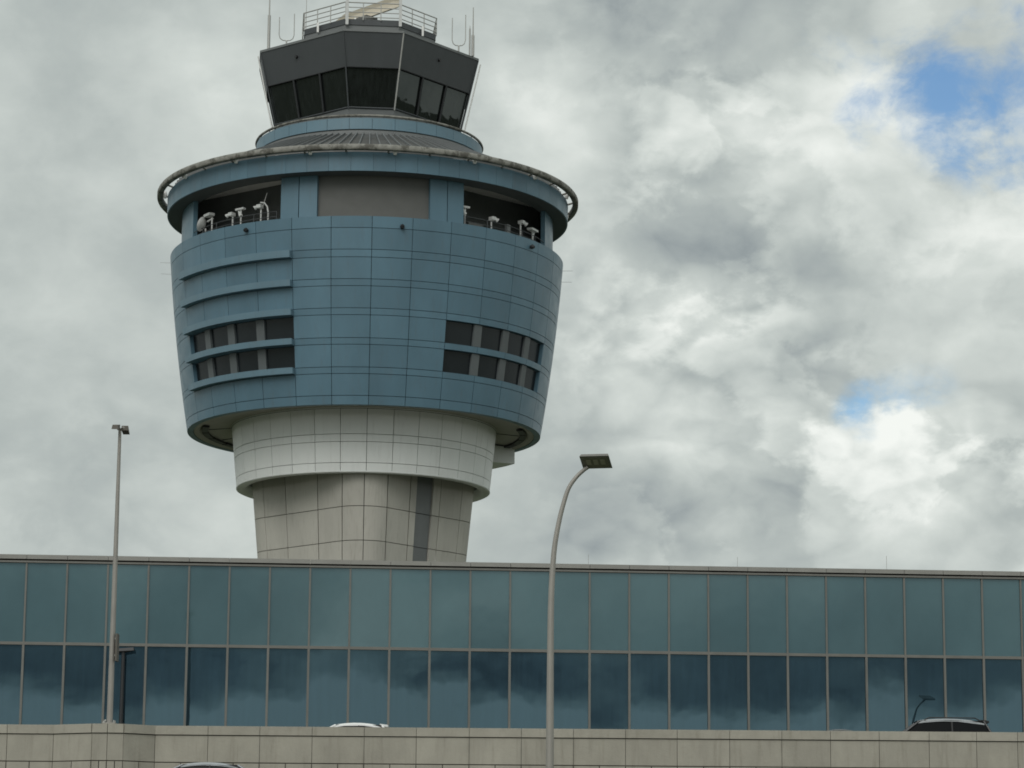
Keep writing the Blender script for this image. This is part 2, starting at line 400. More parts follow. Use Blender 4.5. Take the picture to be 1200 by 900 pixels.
for ri in range(len(rows_z) - 1):
    za, zb = rows_z[ri + 1] + GAP / 2, rows_z[ri] - GAP / 2
    if ri == len(rows_z) - 2: za = zdB
    if ri == 0: zb = zdT
    nz = 3 if zb - za > 1 else 2
    pz = [za + (zb - za) * i / (nz - 1) for i in range(nz)]
    g = GAP / 2 / Rd(za)
    me = arc_mb(MB(), [(Rd(z), z) for z in pz], -STEP / 2 + g, STEP / 2 - g, SH - 0.01).mesh('panel', 'blue_panel')
    led = None
    if ri in LEDGE_ROWS:
        led = arc_mb(MB(), [(Rd(z) + 0.42, z) for z in pz], -STEP / 2, STEP / 2, SH + 0.41).mesh('ledge', 'blue_band')
    for k in range(-16, 16):
        t0, t1 = bay_range(k); tm = (t0 + t1) / 2
        if ri in WIN_ROWS and (k in LEFT_BAYS or k in RIGHT_BAYS): continue
        if led and k in LEFT_BAYS:
            link('ledge', led, drum, rz=tm)
        elif abs(tm) < D2(108):
            link('panel', me, drum, rz=tm)
        else:
            arc_mb(rear, [(Rd(z), z) for z in (za, zb)], t0 + g, t1 - g, SH - 0.01, 4)
tag(rear.build('rear_panels', 'blue_panel', drum), kind='stuff')
# windows: piers centred on the joints, panes set back
for ri in WIN_ROWS:
    za, zb = rows_z[ri + 1] + 0.02, rows_z[ri] - 0.02
    wp = 0.125 * STEP
    full = arc_mb(MB(), [(Rd(z) - 0.10, z) for z in (za, zb)], -wp, wp, 0.30, 2).mesh('pier', 'pier_grey')
    jamb = arc_mb(MB(), [(Rd(z), z) for z in (za, zb)], -wp * 0.22, wp * 0.22, 0.40, 1).mesh('jamb', 'blue_panel')
    for bays, side in ((LEFT_BAYS, -1), (RIGHT_BAYS, 1)):
        for k in bays:
            t0, t1 = bay_range(k)
            ia = 0.05 if side > 0 else 0.42; ib = 0.42 if side > 0 else 0.05
            a = t0 + (wp if k != bays[0] else wp * ia); b = t1 - (wp if k != bays[-1] else wp * ib)
            win = arc_mb(MB(), [(Rd(z) - 0.26, z) for z in (za, zb)], a, b, 0.06, 4).build('window', 'drum_glass', drum)
            if k != bays[-1]: link('pier', full, drum, rz=t1)
        link('jamb', jamb, drum, rz=(bay_range(bays[-1])[1] - wp * 0.2) if side > 0 else (bay_range(bays[0])[0] + wp * 0.2))
# small domes and rods on the drum skin
def on_drum(px, py):
    t = 0.0
    for _ in range(10): t = asin(max(-0.999, min(0.999, (px - axpx(py)) / 229.0 * (1 - 0.077 * cos(t)))))
    return t
for px, yz in ((288, 262), (470, 264.5), (622, 262)):
    th = on_drum(px, yz); z = zdrum(yz); R = Rd(z)
    MB().tube([pol(R - 0.02, th, z), pol(R + 0.16, th, z), pol(R + 0.30, th, z - 0.05)], [0.10, 0.16, 0.09], 8).build('camera_dome', 'black_plastic', drum)
for s in (-1, 1):
    for yz in (253.6, 268):
        th = s * D2(92); z = zdrum(yz + 0.5); R = Rd(z)
        MB().tube([pol(R - 0.1, th, z), pol(R + 0.75, th, z + 0.02)], 0.011, 5).build('bird_wire', 'rail_grey', drum)
# underside
RcT, zcT = ring(154.5, 478); RcB, zcB = ring(148, 552)
sof = MB().lathe([(RcT - 0.6, zdB + 0.42), (RdB - 0.9, zdB + 0.22), (RdB - 0.70, zdB + 0.03), (RdB - 0.43, zdB + 0.03)], 120).build('drum_soffit', 'soffit', tower)
for a, b in ((-128, -78), (74, 116)):
    for n_, (c, d) in enumerate([(a + (b - a) * i / 4 + 0.6, a + (b - a) * (i + 1) / 4 - 0.6) for i in range(4)]):
        s_ = arc_mb(MB(), [(RdB - 0.95, zdB + 0.06), (RdB - 0.95, zdB + 0.19)], D2(c), D2(d), 0.42, 4).build('vent_slot', 'slot_dark', sof)
for k in range(16):
    th = OFF + 2 * STEP * k
    if abs(((th + pi) % (2 * pi)) - pi) < D2(70): continue
    p0, p1 = pol(RcT - 0.3, th, zdB + 0.40), pol(RdB - 1.4, th, zdB + 0.24)
    MB().tube([p0, p1], 0.03, 4).build('soffit_joint', 'joint_dark', sof)
# rear bay hanging below the rim
bay = MB(); arc_mb(bay, [(RdB - 0.55, zdB - 0.98), (RdB - 0.55, zdB + 0.16)], D2(113), D2(178), 3.2, 10)
bay.build('rear_bay', 'white_panel', tower)

# --- collar (white ring)
collar = MB().lathe([(RcB - 0.30, zcB + 0.10), (RcT - 0.22, zcT - 0.05), (RcT - 0.22, zdB + 0.42)], 120).build('collar_shell', 'joint_dark', tower)
cy = [478.3, 508.3, 517.3, 542, 552]
cz = []
for y in cy:
    z = zcT
    for _ in range(8): z = zfront(y, RcB + (RcT - RcB) * (z - zcB) / (zcT - zcB))
    cz.append(z)
def Rc(z): return RcB + (RcT - RcB) * (z - zcB) / (zcT - zcB)
rear = MB()
for ri in range(4):
    za, zb = cz[ri + 1] + 0.016, cz[ri] - 0.016
    g = 0.016 / Rc(za)
    me = arc_mb(MB(), [(Rc(z), z) for z in (za, zb)], -STEP / 2 + g, STEP / 2 - g, 0.2).mesh('panel', 'white_panel')
    for k in range(-16, 16):
        t0, t1 = bay_range(k); tm = (t0 + t1) / 2
        if abs(tm) < D2(108): link('panel', me, collar, rz=tm)
        else: arc_mb(rear, [(Rc(z), z) for z in (za, zb)], t0 + g, t1 - g, 0.2, 4)
tag(rear.build('rear_panels', 'white_panel', collar), kind='stuff')
MB().lathe([(RcB + 0.015, zcB + 0.03), (RcB + 0.03, zcB - 0.05), (RcB - 0.08, zcB - 0.10), (RcB - 0.62, zcB - 0.06), (RcB - 0.66, zcB + 0.5)], 120).build('collar_lip', 'white_panel', collar)
MB().lathe([(RcT + 0.05, zcT - 0.02), (RcT + 0.05, zcT + 0.30), (RcT - 0.1, zcT + 0.30)], 120).build('collar_trim', 'white_panel', collar)
MB().lathe([(RcB - 0.66, zcB + 0.45), (4.0, zcB + 0.45)], 96).build('collar_soffit', 'interior_dark', collar)

# --- shaft: rounded diamond in plan, widening upwards
def diamond(W_, F_, r_, n=8):
    """quarter-symmetric rounded diamond; returns closed loop, first point at the front (-Y)"""
    half = atan2(F_, W_)                      # slope of a side
    def corner(cx, cy, a0, a1):
        return [(cx + r_ * cos(a0 + (a1 - a0) * i / n), cy + r_ * sin(a0 + (a1 - a0) * i / n)) for i in range(n + 1)]
    nrm = atan2(W_, F_)                       # angle of side normal (right-front) below +X axis
    # offset corner centres so that arcs are tangent to both sides
    fy = -(F_ - r_ / sin(nrm)); rx = W_ - r_ / cos(nrm)
    pts = corner(0, fy, -pi / 2, -nrm) + corner(rx, 0, -nrm, nrm) + corner(0, -fy, nrm, pi - nrm) + corner(-rx, 0, pi - nrm, pi + nrm) + corner(0, fy, pi + nrm, 3 * pi / 2)
    return pts[:-1]
sW, sF, sr = 136 * PX, 150 * PX, 36 * PX
zs0, zs1 = zfront(585, 8.4), zfront(656, 8.4)
zs_top = zcB + 0.9
def sscale(z): return max(0.90, 1.0 + (z - zs0) / (zs0 - zs1) * 0.052)
shaft_plan = diamond(sW, sF, sr)
def cut(x0_, x1_, right=True):
    """polyline of the plan on the front side between two x positions"""
    n = len(shaft_plan); pts = []
    seq = [p for p in shaft_plan if p[1] <= 1e-6]
    seq.sort(key=lambda p: p[0])
    def interp(x):
        for a, b in zip(seq, seq[1:]):
            if a[0] <= x <= b[0]:
                t = (x - a[0]) / max(1e-9, b[0] - a[0]); return (x, a[1] + (b[1] - a[1]) * t)
        return seq[0] if x < seq[0][0] else seq[-1]
    return [interp(x0_)] + [p for p in seq if x0_ + 1e-4 < p[0] < x1_ - 1e-4] + [interp(x1_)]
xmax = max(p[0] for p in shaft_plan)
inner = [(x * (1 - 0.22 / hypot(x, y)), y * (1 - 0.22 / hypot(x, y))) for x, y in shaft_plan]
smb = MB(); lev = [0.0, zs1 - 12, zs1 - 6, zs1, zs0, zs_top]
for za, zb in zip(lev, lev[1:]):
    smb.prism([(x * sscale(za), y * sscale(za), za) for x, y in inner], [(x * sscale(zb), y * sscale(zb), zb) for x, y in inner], False, False)
shaft = smb.build('shaft', 'joint_dark', tower)
sxs = [-xmax, -111 * PX, -86 * PX, -50 * PX, -23 * PX, 1 * PX, 26.5 * PX, 51.5 * PX, 59 * PX, 77 * PX, 85.7 * PX, 110 * PX, xmax]
sy = [545, 590, 630, 670, 710, 750]
szs = [zs_top] + [zfront(y, 8.6) for y in sy[1:]] + [0.0]
for zi in range(len(szs) - 1):
    zb, za = szs[zi] - 0.022, szs[zi + 1] + 0.022
    for i in range(len(sxs) - 1):
        if zi == len(szs) - 2 and i % 2: pass
        strip = (i == 8)
        pl = cut(sxs[i] + (0.022 if i else 0), sxs[i + 1] - (0.022 if i < len(sxs) - 2 else 0))
        if strip:
            pl = [(x, y) for x, y in pl]
        def loops(z, inset):
            s_ = sscale(z); o_ = [(x * s_, y * s_) for x, y in pl]
            if inset: o_ = [(x * (1 - inset / hypot(x, y)), y * (1 - inset / hypot(x, y))) for x, y in o_]
            i_ = [(x * (1 - 0.2 / hypot(x, y)), y * (1 - 0.2 / hypot(x, y))) for x, y in o_]
            return [(x, y, z) for x, y in o_ + i_[::-1]]
        MB().prism(loops(za, 0.10 if strip else 0), loops(zb, 0.10 if strip else 0)).build('louvre_strip' if strip else 'panel', 'charcoal_light' if strip else 'shaft_concrete', shaft)
mbk = MB()
seq = [p for p in shaft_plan if p[1] > -1e-6]; seq.sort(key=lambda p: p[0])
for zi in range(len(szs) - 1):
    zb, za = szs[zi] - 0.022, szs[zi + 1] + 0.022
    mbk.prism([(x * sscale(za), y * sscale(za), za) for x, y in seq] + [(x * .95 * sscale(za), y * .95 * sscale(za), za) for x, y in seq[::-1]],
              [(x * sscale(zb), y * sscale(zb), zb) for x, y in seq] + [(x * .95 * sscale(zb), y * .95 * sscale(zb), zb) for x, y in seq[::-1]])
tag(mbk.build('rear_panels', 'shaft_concrete', shaft), kind='stuff')

# --- open equipment storey
RfB, zfB = ring(234, 200); RfT, zfT = ring(234, 178)
Rcol = 215.5 * PX
zfloor = zdT - 0.25
floor_ = MB().lathe([(3, zfloor), (RdT - 0.40, zfloor)], 96).build('equipment_floor', 'ceiling_white', tower)
MB().lathe([(RdT, zdT), (RdT - 0.25, zdT + 0.02), (RdT - 0.41, zdT - 0.02), (RdT - 0.41, zfloor)], 120).build('drum_cap', 'blue_panel', tower)
Rbeam = RfB - 26 * PX
ZC = zfB + 1.2
for a, b in ((-85, -66.5), (-26.4, -20.8), (-20.55, -15.1), (18.2, 23.5), (23.75, 29.0), (69.5, 86)):
    arc_mb(MB(), [(Rcol, zfloor), (Rcol, zfB + 0.04)], D2(a), D2(b), 0.3, 3).build('pilaster', 'blue_panel', tower)
arc_mb(MB(), [(Rcol - 0.28, zfloor), (Rcol - 0.28, zfB + 0.03)], D2(-15.15), D2(18.25), 0.3, 8).build('louvre_panel', 'louvre_grey', tower)
arc_mb(MB(), [(Rcol - 0.02, zfloor), (Rcol - 0.02, zfB + 0.02)], D2(86.2), D2(274.8), 0.5, 40).build('rear_wall', 'blue_panel', tower)
core = diamond(205 * PX, 175 * PX, 8 * PX, 3)
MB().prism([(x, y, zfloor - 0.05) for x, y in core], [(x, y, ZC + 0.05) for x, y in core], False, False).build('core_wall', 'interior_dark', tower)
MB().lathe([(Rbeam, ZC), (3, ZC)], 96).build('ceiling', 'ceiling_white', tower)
MB().lathe([(RfB - 0.05, zfB + 0.02), (Rbeam + 0.3, zfB + 0.02), (Rbeam, zfB + 0.02), (Rbeam, ZC)], 120, False).build('beam', 'beam_shade_grey', tower)
for th in (-48, 50):           # thin rail across each opening
    rl = MB()
    for h in (0.42, 0.75):
        rl.tube([pol(Rcol - 0.1, D2(th + d), zfloor + 0.25 + h) for d in range(-20, 22, 4)], 0.025, 5)
    for d in range(-20, 22, 8): rl.tube([pol(Rcol - 0.1, D2(th + d), zfloor), pol(Rcol - 0.1, D2(th + d), zfloor + 1.0)], 0.025, 5)
    rl.build('opening_rail', 'charcoal', tower)
# aerials and dishes standing in the openings
def th_of(px, py=255):
    t = 0.0
    for _ in range(10):
        t = asin(max(-1, min(1, (px - axpx(py)) / 212.0 * (1 - 0.077 * cos(t)))))
    return t
Req = 210 * PX
def stand(px, h, head='box', flip=1):
    th = th_of(px); e = link('equipment_mast', None, tower); e.location = pol(Req, th, zfloor); e.rotation_euler = (0, 0, th)
    MB().tube([(0, 0, 0), (0, 0, h)], 0.055, 7).build('post', 'mast_white', e)
    if head == 'box':
        MB().box((-0.22 * flip, -0.22, h - 0.02), (0.10 * flip, 0.15, h + 0.20)).build('head', 'mast_white', e)
        MB().tube([(-0.20 * flip, -0.12, h + 0.10), (-0.38 * flip, -0.22, h - 0.03)], [0.08, 0.16], 8).build('horn', 'mast_white', e)
    elif head == 'tee':
        MB().box((-0.42, -0.12, h), (0.30, 0.12, h + 0.12)).build('head', 'mast_white', e)
        MB().tube([(-0.2, 0, h - 0.05), (0.0, 0, h - 0.42)], [0.07, 0.15], 7).build('bracket', 'mast_white', e)
    elif head == 'plate':
        MB().box((-0.45, -0.2, h), (0.5, 0.2, h + 0.14)).build('head', 'mast_white', e)
        MB().tube([(0.28, 0, h), (0.1, 0, h - 0.25), (0.0, 0, h - 0.6), (-0.05, 0, 0.1)], 0.07, 6).build('strut', 'mast_white', e)
    elif head == 'lamp':
        MB().tube([(0, 0, h - 0.05), (-0.08, 0, h + 0.35), (-0.30, 0, h + 0.62), (-0.6, 0, h + 0.68)], 0.055, 6).build('arm', 'mast_white', e)
        MB().tube([(0, 0, 0), (0, 0, 0.5)], [0.20, 0.14], 8).build('foot', 'mast_white', e)
    return e
H0 = 0.55
stand(270, H0 + 0.72, 'box'); stand(279.6, H0 + 0.98, 'tee'); stand(303, H0 + 0.88, 'box'); stand(311.5, H0 + 0.55, 'lamp')
stand(545.2, H0 + 1.05, 'tee'); stand(576.5, H0 + 0.62, 'box', -1); stand(611, H0 + 0.98, 'box', -1); stand(625, H0 + 0.85, 'plate')
MB().tube([(0, 0, 0), (0.25, 0, 0.9)], 0.03, 5).build('whip', 'rail_grey', tower, pol(Req, th_of(305), zfloor + 1.5))
MB().box((-0.18, -0.1, 0), (0.2, 0.1, 1.35)).build('cabinet', 'charcoal_light', tower, pol(Req - 0.5, th_of(603), zfloor), th_of(603))
MB().box((-0.6, -0.3, 0), (0.6, 0.3, 0.95)).build('cabinet', 'louvre_grey', tower, pol(Req - 0.9, th_of(565), zfloor), th_of(565))
# dish on a frame
th = th_of(240); de = link('dish_mast', None, tower); de.location = pol(Req, th, zfloor + 0.3); de.rotation_euler = (0, 0, th)
MB().tube([(-0.15, 0, 0), (-0.15, 0, 0.7)], 0.06, 6).build('post', 'mast_white', de)
MB().tube([(0.75, 0, 0), (0.75, 0, 1.25)], 0.06, 6).build('post', 'mast_white', de)
MB().box((-0.2, -0.15, 1.45), (0.6, 0.25, 1.62)).build('top_plate', 'mast_white', de)
MB().tube([(0.0, 0.05, 1.15), (0.75, 0.05, 1.2)], 0.06, 6).build('arm', 'mast_white', de)
dsh = MB(); n_ = 16
rim_ = []; axis = Vector((-0.75, -0.55, 0.35)).normalized(); ea = axis.cross(Vector((0, 0, 1))).normalized(); eb = axis.cross(ea)
prof_ = [(0.02, 0.0), (0.22, 0.04), (0.38, 0.13), (0.50, 0.25), (0.50, 0.22), (0.36, 0.09), (0.2, 0.0), (0.02, -0.04)]
cen = Vector((-0.25, -0.05, 0.95)); vs = []
for i in range(n_):
    t = 2 * pi * i / n_
    for R, h in prof_: vs.append(cen + (ea * cos(t) + eb * sin(t)) * R + axis * h)
k = len(prof_)
dsh.add(vs, [(i * k + a, ((i + 1) % n_) * k + a, ((i + 1) % n_) * k + a + 1, i * k + a + 1) for i in range(n_) for a in range(k - 1)], True)
dsh.build('dish', 'mast_white', de)

# --- roof ring: fascia, gutter hoop, brackets, metal roof
fas = MB().lathe([(RfB - 0.10, zfB + 0.03), (RfT - 0.10, zfT + 0.02), (RfT - 0.6, zfT + 0.12)], 120).build('roof_ring', 'blue_dark', tower)
for k in range(60):
    t = D2(6) * k + OFF; g = 0.008 / RfB
    arc_mb(MB(), [(RfB, zfB), (RfT, zfT)], t + g, t + D2(6) - g, 0.1, 3).build('fascia_panel', 'blue_panel', fas)
Rh, zh = ring(242.8, 172.5)
rr = 3.2 * PX
MB().lathe([(Rh + rr * x_, zh + rr * z_) for x_, z_ in ((1, -0.75), (1.05, 0.6), (0.8, 0.95), (-0.85, 1.0), (-1, 0.7), (-1, -0.7), (-0.7, -1), (0.75, -1))], 120, True, True).build('gutter_hoop', 'gutter', fas)
for k in range(32):
    t = OFF + STEP * (k + 0.35)
    MB().tube([pol(RfT - 0.1, t, zfT + 0.0), pol(Rh - rr * 0.6, t, zh - 0.02)], 0.07, 5).build('bracket', 'gutter', fas)
    if k % 2 == 0:
        tt = t + 0.03; zl = zh - 0.12; Rl = (RfT + Rh - rr) / 2 + 0.02
        MB().tube([pol(Rl, tt, zl - 0.22), pol(Rl, tt, zl), pol(Rl, tt, zl + 0.25)], [0.10, 0.15, 0.08], 8).build('flood_light', 'white_paint', fas)
RbB, zbB = ring(132, 151); RbT, zbT = ring(132, 138)
zroof = zfT + 0.45
zre = zbB - 0.40
roofcone = MB().lathe([(RfT - 0.3, zfT + 0.10), (RfT - 0.35, zroof), (RbB + 0.15, zre)], 120).build('metal_roof', 'roof_metal', tower)
for k in range(120):
    t = 2 * pi * k / 120
    p0 = Vector(pol(RfT - 0.35, t, zroof)); p1 = Vector(pol(RbB + 0.16, t, zre + 0.0))
    if abs(((t + pi) % (2 * pi)) - pi) > D2(105): continue
    sd_ = Vector((cos(t), sin(t), 0)) * 0.035; hu = Vector((0, 0, 0.13))
    MB().prism([p0 - sd_ - hu * .2, p0 + sd_ - hu * .2, p0 + sd_ + hu, p0 - sd_ + hu], [p1 - sd_ - hu * .2, p1 + sd_ - hu * .2, p1 + sd_ + hu, p1 - sd_ + hu]).build('seam', 'charcoal_light', roofcone)
MB().lathe([(RbB + 0.10, zre - 0.1), (RbB + 0.10, zbB - 0.13), (RbB - 0.12, zbB - 0.12), (RbB - 0.12, zbB + 0.02)], 120, False).build('roof_kerb', 'charcoal_light', roofcone)
# blue band with pipe rail
band = MB().lathe([(RbB - 0.14, zbB), (RbT - 0.14, zbT - 0.02), (RbT - 0.9, zbT - 0.02)], 120).build('gallery_band', 'blue_dark', tower)
for k in range(32):
    t0, t1 = bay_range(k); g = 0.012 / RbB
    arc_mb(MB(), [(RbB, zbB), (RbT, zbT)], t0 + g, t1 - g, 0.13, 5).build('band_panel', 'blue_band', band)
    MB().tube([pol(RbT - 0.1, (t0 + t1) / 2, zbT - 0.1), pol(RbT - 0.02, (t0 + t1) / 2, zbT + 0.14)], 0.04, 5).build('rail_post', 'charcoal_light', band)
MB().lathe([(RbT + 0.085 * cos(a), zbT + 0.15 + 0.085 * sin(a)) for a in [2 * pi * i / 8 for i in range(8)]], 120, True, True).build('pipe_rail', 'gutter', band)

# --- cab: square with cut corners, one cut corner to the camera
CR = D2(2.4)
def octo(a, c):
    p = [(-c / 2, -a), (c / 2, -a), (a, -c / 2), (a, c / 2), (c / 2, a), (-c / 2, a), (-a, c / 2), (-a, -c / 2)]
    return [(x * cos(CR) - y * sin(CR) - 0.18, x * sin(CR) + y * cos(CR)) for x, y in p]
def lv(w_, y, c_):
    z = 58.0
    for _ in range(6):
        s_ = Rside(100, z) / 100; a = w_ * s_; z = zfront(y, a)
    return a, z, c_ * s_
aR, zR, cR = lv(126, 37.5, 68); aWT, zWT, cWT = lv(117, 79, 60); aWB, zWB, cWB = lv(107.5, 126.5, 52)
aF, zF, cF = aWB - 0.25, zbT - 0.05, cWB - 0.1
def o3(a, c, z): return [(x, y, z) for x, y in octo(a, c)]
cabe = MB(); cabe.prism(o3(aF - 0.1, cF, zF - 0.4), o3(aWB - 0.02, cWB, zWB), False, True).build('cab_base', 'charcoal_light', tower)
fb = MB(); fb.prism(o3(aWT - 0.12, cWT, zWT), o3(aR - 0.12, cR, zR - 0.02), False, True)
cab = fb.build('cab', 'joint_dark', tower)
def quad_panel(P0, P1, Q0, Q1, thick, inset=0.0, dz=(0, 0)):
    """sloping plate: bottom edge P0-P1, top edge Q0-Q1 (3D)"""
    P0, P1, Q0, Q1 = map(Vector, (P0, P1, Q0, Q1))
    n = (P1 - P0).cross(Q0 - P0).normalized()
    mid = (P0 + P1) / 2
    if n.dot(Vector((mid.x, mid.y, 0))) < 0: n = -n
    return MB().prism([P0 + n * inset, P1 + n * inset, Q1 + n * inset, Q0 + n * inset], [P0 + n * (inset - thick), P1 + n * (inset - thick), Q1 + n * (inset - thick), Q0 + n * (inset - thick)])
L3 = lambda a, b, t: Vector(a) + (Vector(b) - Vector(a)) * t
lowf, topf = o3(aWT, cWT, zWT), o3(aR, cR, zR); low, top = o3(aWB, cWB, zWB), o3(aWT, cWT, zWT)
for i in range(8):
    j = (i + 1) % 8
    long_ = i % 2 == 1
    quad_panel(L3(lowf[i], lowf[j], 0.005), L3(lowf[i], lowf[j], 0.995), L3(topf[i], topf[j], 0.004), L3(topf[i], topf[j], 0.996), 0.12).build('fascia_panel', 'charcoal', cab)
    n = 3 if long_ else 1
    for k_ in range(n):
        a_, b_ = k_ / n, (k_ + 1) / n
        quad_panel(L3(low[i], low[j], a_), L3(low[i], low[j], b_), L3(top[i], top[j], a_), L3(top[i], top[j], b_), 0.04, -0.10).build('pane', 'cab_glass', cab)
        if k_:
            MB().tube([L3(low[i], low[j], a_), L3(top[i], top[j], a_)], 0.075, 4).build('mullion', 'joint_dark', cab)
    MB().tube([Vector(low[i]) - Vector((0, 0, 0.1)), Vector(topf[i]) * 1.0], 0.055, 6).build('corner_strip', 'charcoal' if i != 1 else 'rail_grey', cab)
    MB().tube([top[i], top[j]], 0.06, 4).build('window_head', 'joint_dark', cab)
    MB().tube([low[i], low[j]], 0.07, 4).build('window_sill', 'charcoal', cab)
for s in (0, 1):               # downpipes standing off the outermost corners
    i = 7 if s == 0 else 2
    a_, b_ = Vector(low[i]), Vector(topf[i]); o_ = Vector((a_.x, 0, 0)).normalized() * 0.16
    MB().tube([a_ + o_ - Vector((0, 0, 0.5)), b_ + o_ - Vector((0, 0, 0.25))], 0.055, 6).build('downpipe', 'white_paint', cab)
MB().prism(o3(aR + 0.05, cR + 0.02, zR - 0.0), o3(aR + 0.05, cR + 0.02, zR + 0.16)).build('roof_slab', 'charcoal_light', cab)
for px in ((-0.62, 7), (0.62, 1)):
    i = px[1]; j = (i + 1) % 8
    c_ = L3(L3(lowf[i], lowf[j], 0.42 if i == 7 else 0.5), L3(topf[i], topf[j], 0.42 if i == 7 else 0.5), 0.62)
    o_ = Vector((c_.x, c_.y, 0)).normalized()
    MB().tube([c_ - o_ * 0.05, c_ + o_ * 0.12], 0.11, 8).build('vent_cap', 'black_plastic', cab)
# upper parapet deck
aP, zP, cP = lv(75, 23, 62)
zR2 = zR + 0.16
par = MB().prism(o3(aP, cP, zR2 - 0.02), o3(aP, cP, zP)).build('roof_parapet', 'charcoal_light', cab)
MB().prism(o3(aP + 0.06, cP + 0.03, zP - 0.42), o3(aP + 0.06, cP + 0.03, zP - 0.04)).build('parapet_band', 'charcoal', cab)
oc_ = o3(aP + 0.12, cP + 0.05, 0)
def rail_pt(i, t, z): p = L3(oc_[i], oc_[(i + 1) % 8], t); return Vector((p.x, p.y, z))
for i in range(8):
    for h in (0.12, 0.45, 0.78, 1.12):
        MB().tube([rail_pt(i, 0, zP + h), rail_pt(i, 1, zP + h)], 0.032 if h < 1 else 0.042, 6).build('rail', 'rail_grey', cab)
    for t in ((0.02, 0.34, 0.66)):
        MB().tube([rail_pt(i, t, zP - 0.1), rail_pt(i, t, zP + 1.14)], 0.04, 6).build('rail_post', 'rail_grey', cab)
for i in (0, 1):               # thick white posts at the front corners
    p = rail_pt(i, 0.06 if i == 0 else 0.0, 0) * 1.03
    MB().box((p.x - 0.10, p.y - 0.10, zP - 0.50), (p.x + 0.10, p.y + 0.10, zP + 1.6)).build('corner_post', 'mast_white', cab)
for i, t in ((7, 0.38), (1, 0.6)):
    p = rail_pt(i, t, 0) * 1.02
    MB().box((p.x - 0.07, p.y - 0.07, zP - 0.55), (p.x + 0.07, p.y + 0.07, zP + 0.12)).build('rail_bracket', 'white_paint', cab)
# rotating radar bar
rad = link('radar_antenna', None, tower); rad.location = (-0.35, 0.3, zP + 0.35); rad.rotation_euler = (0, 0, D2(-50))
MB().tube([(0, 0, -0.36), (0, 0, 0.9), (0, 0, 1.35)], [0.75, 0.6, 0.35], 12).build('pedestal', 'louvre_grey', rad)
rb = MB(); sect = [(-0.12, 1.30), (0.14, 1.34), (0.34, 1.62), (0.36, 1.98), (0.24, 2.22), (0.10, 2.24), (0.18, 1.95), (0.12, 1.62), (-0.04, 1.50)]
rb.prism([(-3.4, y * 0.55, 1.3 + (z - 1.3) * 0.7) for y, z in sect], [(-2.6, y, z) for y, z in sect]); rb.prism([(-2.6, y, z) for y, z in sect], [(2.6, y, z) for y, z in sect]); rb.prism([(2.6, y, z) for y, z in sect], [(3.4, y * 0.55, 1.3 + (z - 1.3) * 0.7) for y, z in sect])
rb.build('reflector', 'beige_paint', rad)
MB().box((-0.55, -0.5, 0.95), (0.55, 0.5, 1.32)).build('turntable', 'louvre_grey', rad)
MB().tube([(-0.9, -0.45, 0.95), (-0.9, -0.25, 1.45)], 0.09, 6).build('feed_arm', 'white_paint', rad)
# antennas on the cab roof
def roof_pt(px, dpt):
    s_ = Rside(100, zR) / 100
    return ((px - axpx(60)) * s_, dpt * s_, zR2)
def whip(px, dpt, h, base=0.35, thick=0.05):
    e = link('whip_antenna', None, cab); e.location = roof_pt(px, dpt)
    MB().tube([(0, 0, -0.05), (0, 0, h * base)], thick * 1.5, 7).build('base_rod', 'rail_grey', e)
    MB().tube([(0, 0, h * base), (0, 0, h)], [thick * 0.8, thick * 0.5], 6).build('rod', 'rail_grey', e)
whip(315, -41, 5.5, 0.45, 0.07); whip(356, 20, 5.0, 0.3, 0.045); whip(551, -41, 3.4, 0.42, 0.07); whip(547.5, -36, 2.2, 0.9, 0.04)
def fork(px, dpt, h, wd):
    e = link('fork_antenna', None, cab); e.location = roof_pt(px, dpt)
    MB().tube([(0, 0, -0.05), (0, 0, 0.35)], 0.06, 6).build('stem', 'rail_grey', e)
    pts = [(-wd / 2, 0, h), (-wd / 2, 0, 0.75), (-wd / 2 + 0.08, 0, 0.50), (-wd / 4, 0, 0.38), (0, 0, 0.35), (wd / 4, 0, 0.38), (wd / 2 - 0.08, 0, 0.50), (wd / 2, 0, 0.75), (wd / 2, 0, h + 0.25)]
    MB().tube(pts, 0.034, 6).build('prongs', 'rail_grey', e)
fork(336, -60, 2.0, 1.0); fork(534, -57, 2.3, 0.9)
MB().box((-0.15, -0.15, 0), (0.15, 0.15, 0.55)).build('junction_box', 'white_paint', cab, roof_pt(353, -40))
MB().box((-0.2, -0.2, 0), (0.2, 0.2, 0.7)).build('junction_box', 'charcoal', cab, roof_pt(359, -42))

# ------------------------------------------------------------------ glass terminal building
DB, TA = 140.0, 0.075
bd = Vector((1, TA, 0)).normalized(); bn = Vector((TA, -1, 0)).normalized()   # along wall, outward (towards camera)
def on_wall(px, py):
    r = ray(px, py); o = Vector((0, DB, 0))
    t = (o - CAM).dot(bn) / r.dot(bn); p = CAM + r * t
    return (p - o).dot(bd), p.z
bld = empty('terminal_building', (0, DB, PLAT), atan2(bd.y, bd.x))
tag(bld, 'long low building clad in two rows of blue-green glass panes', 'building')
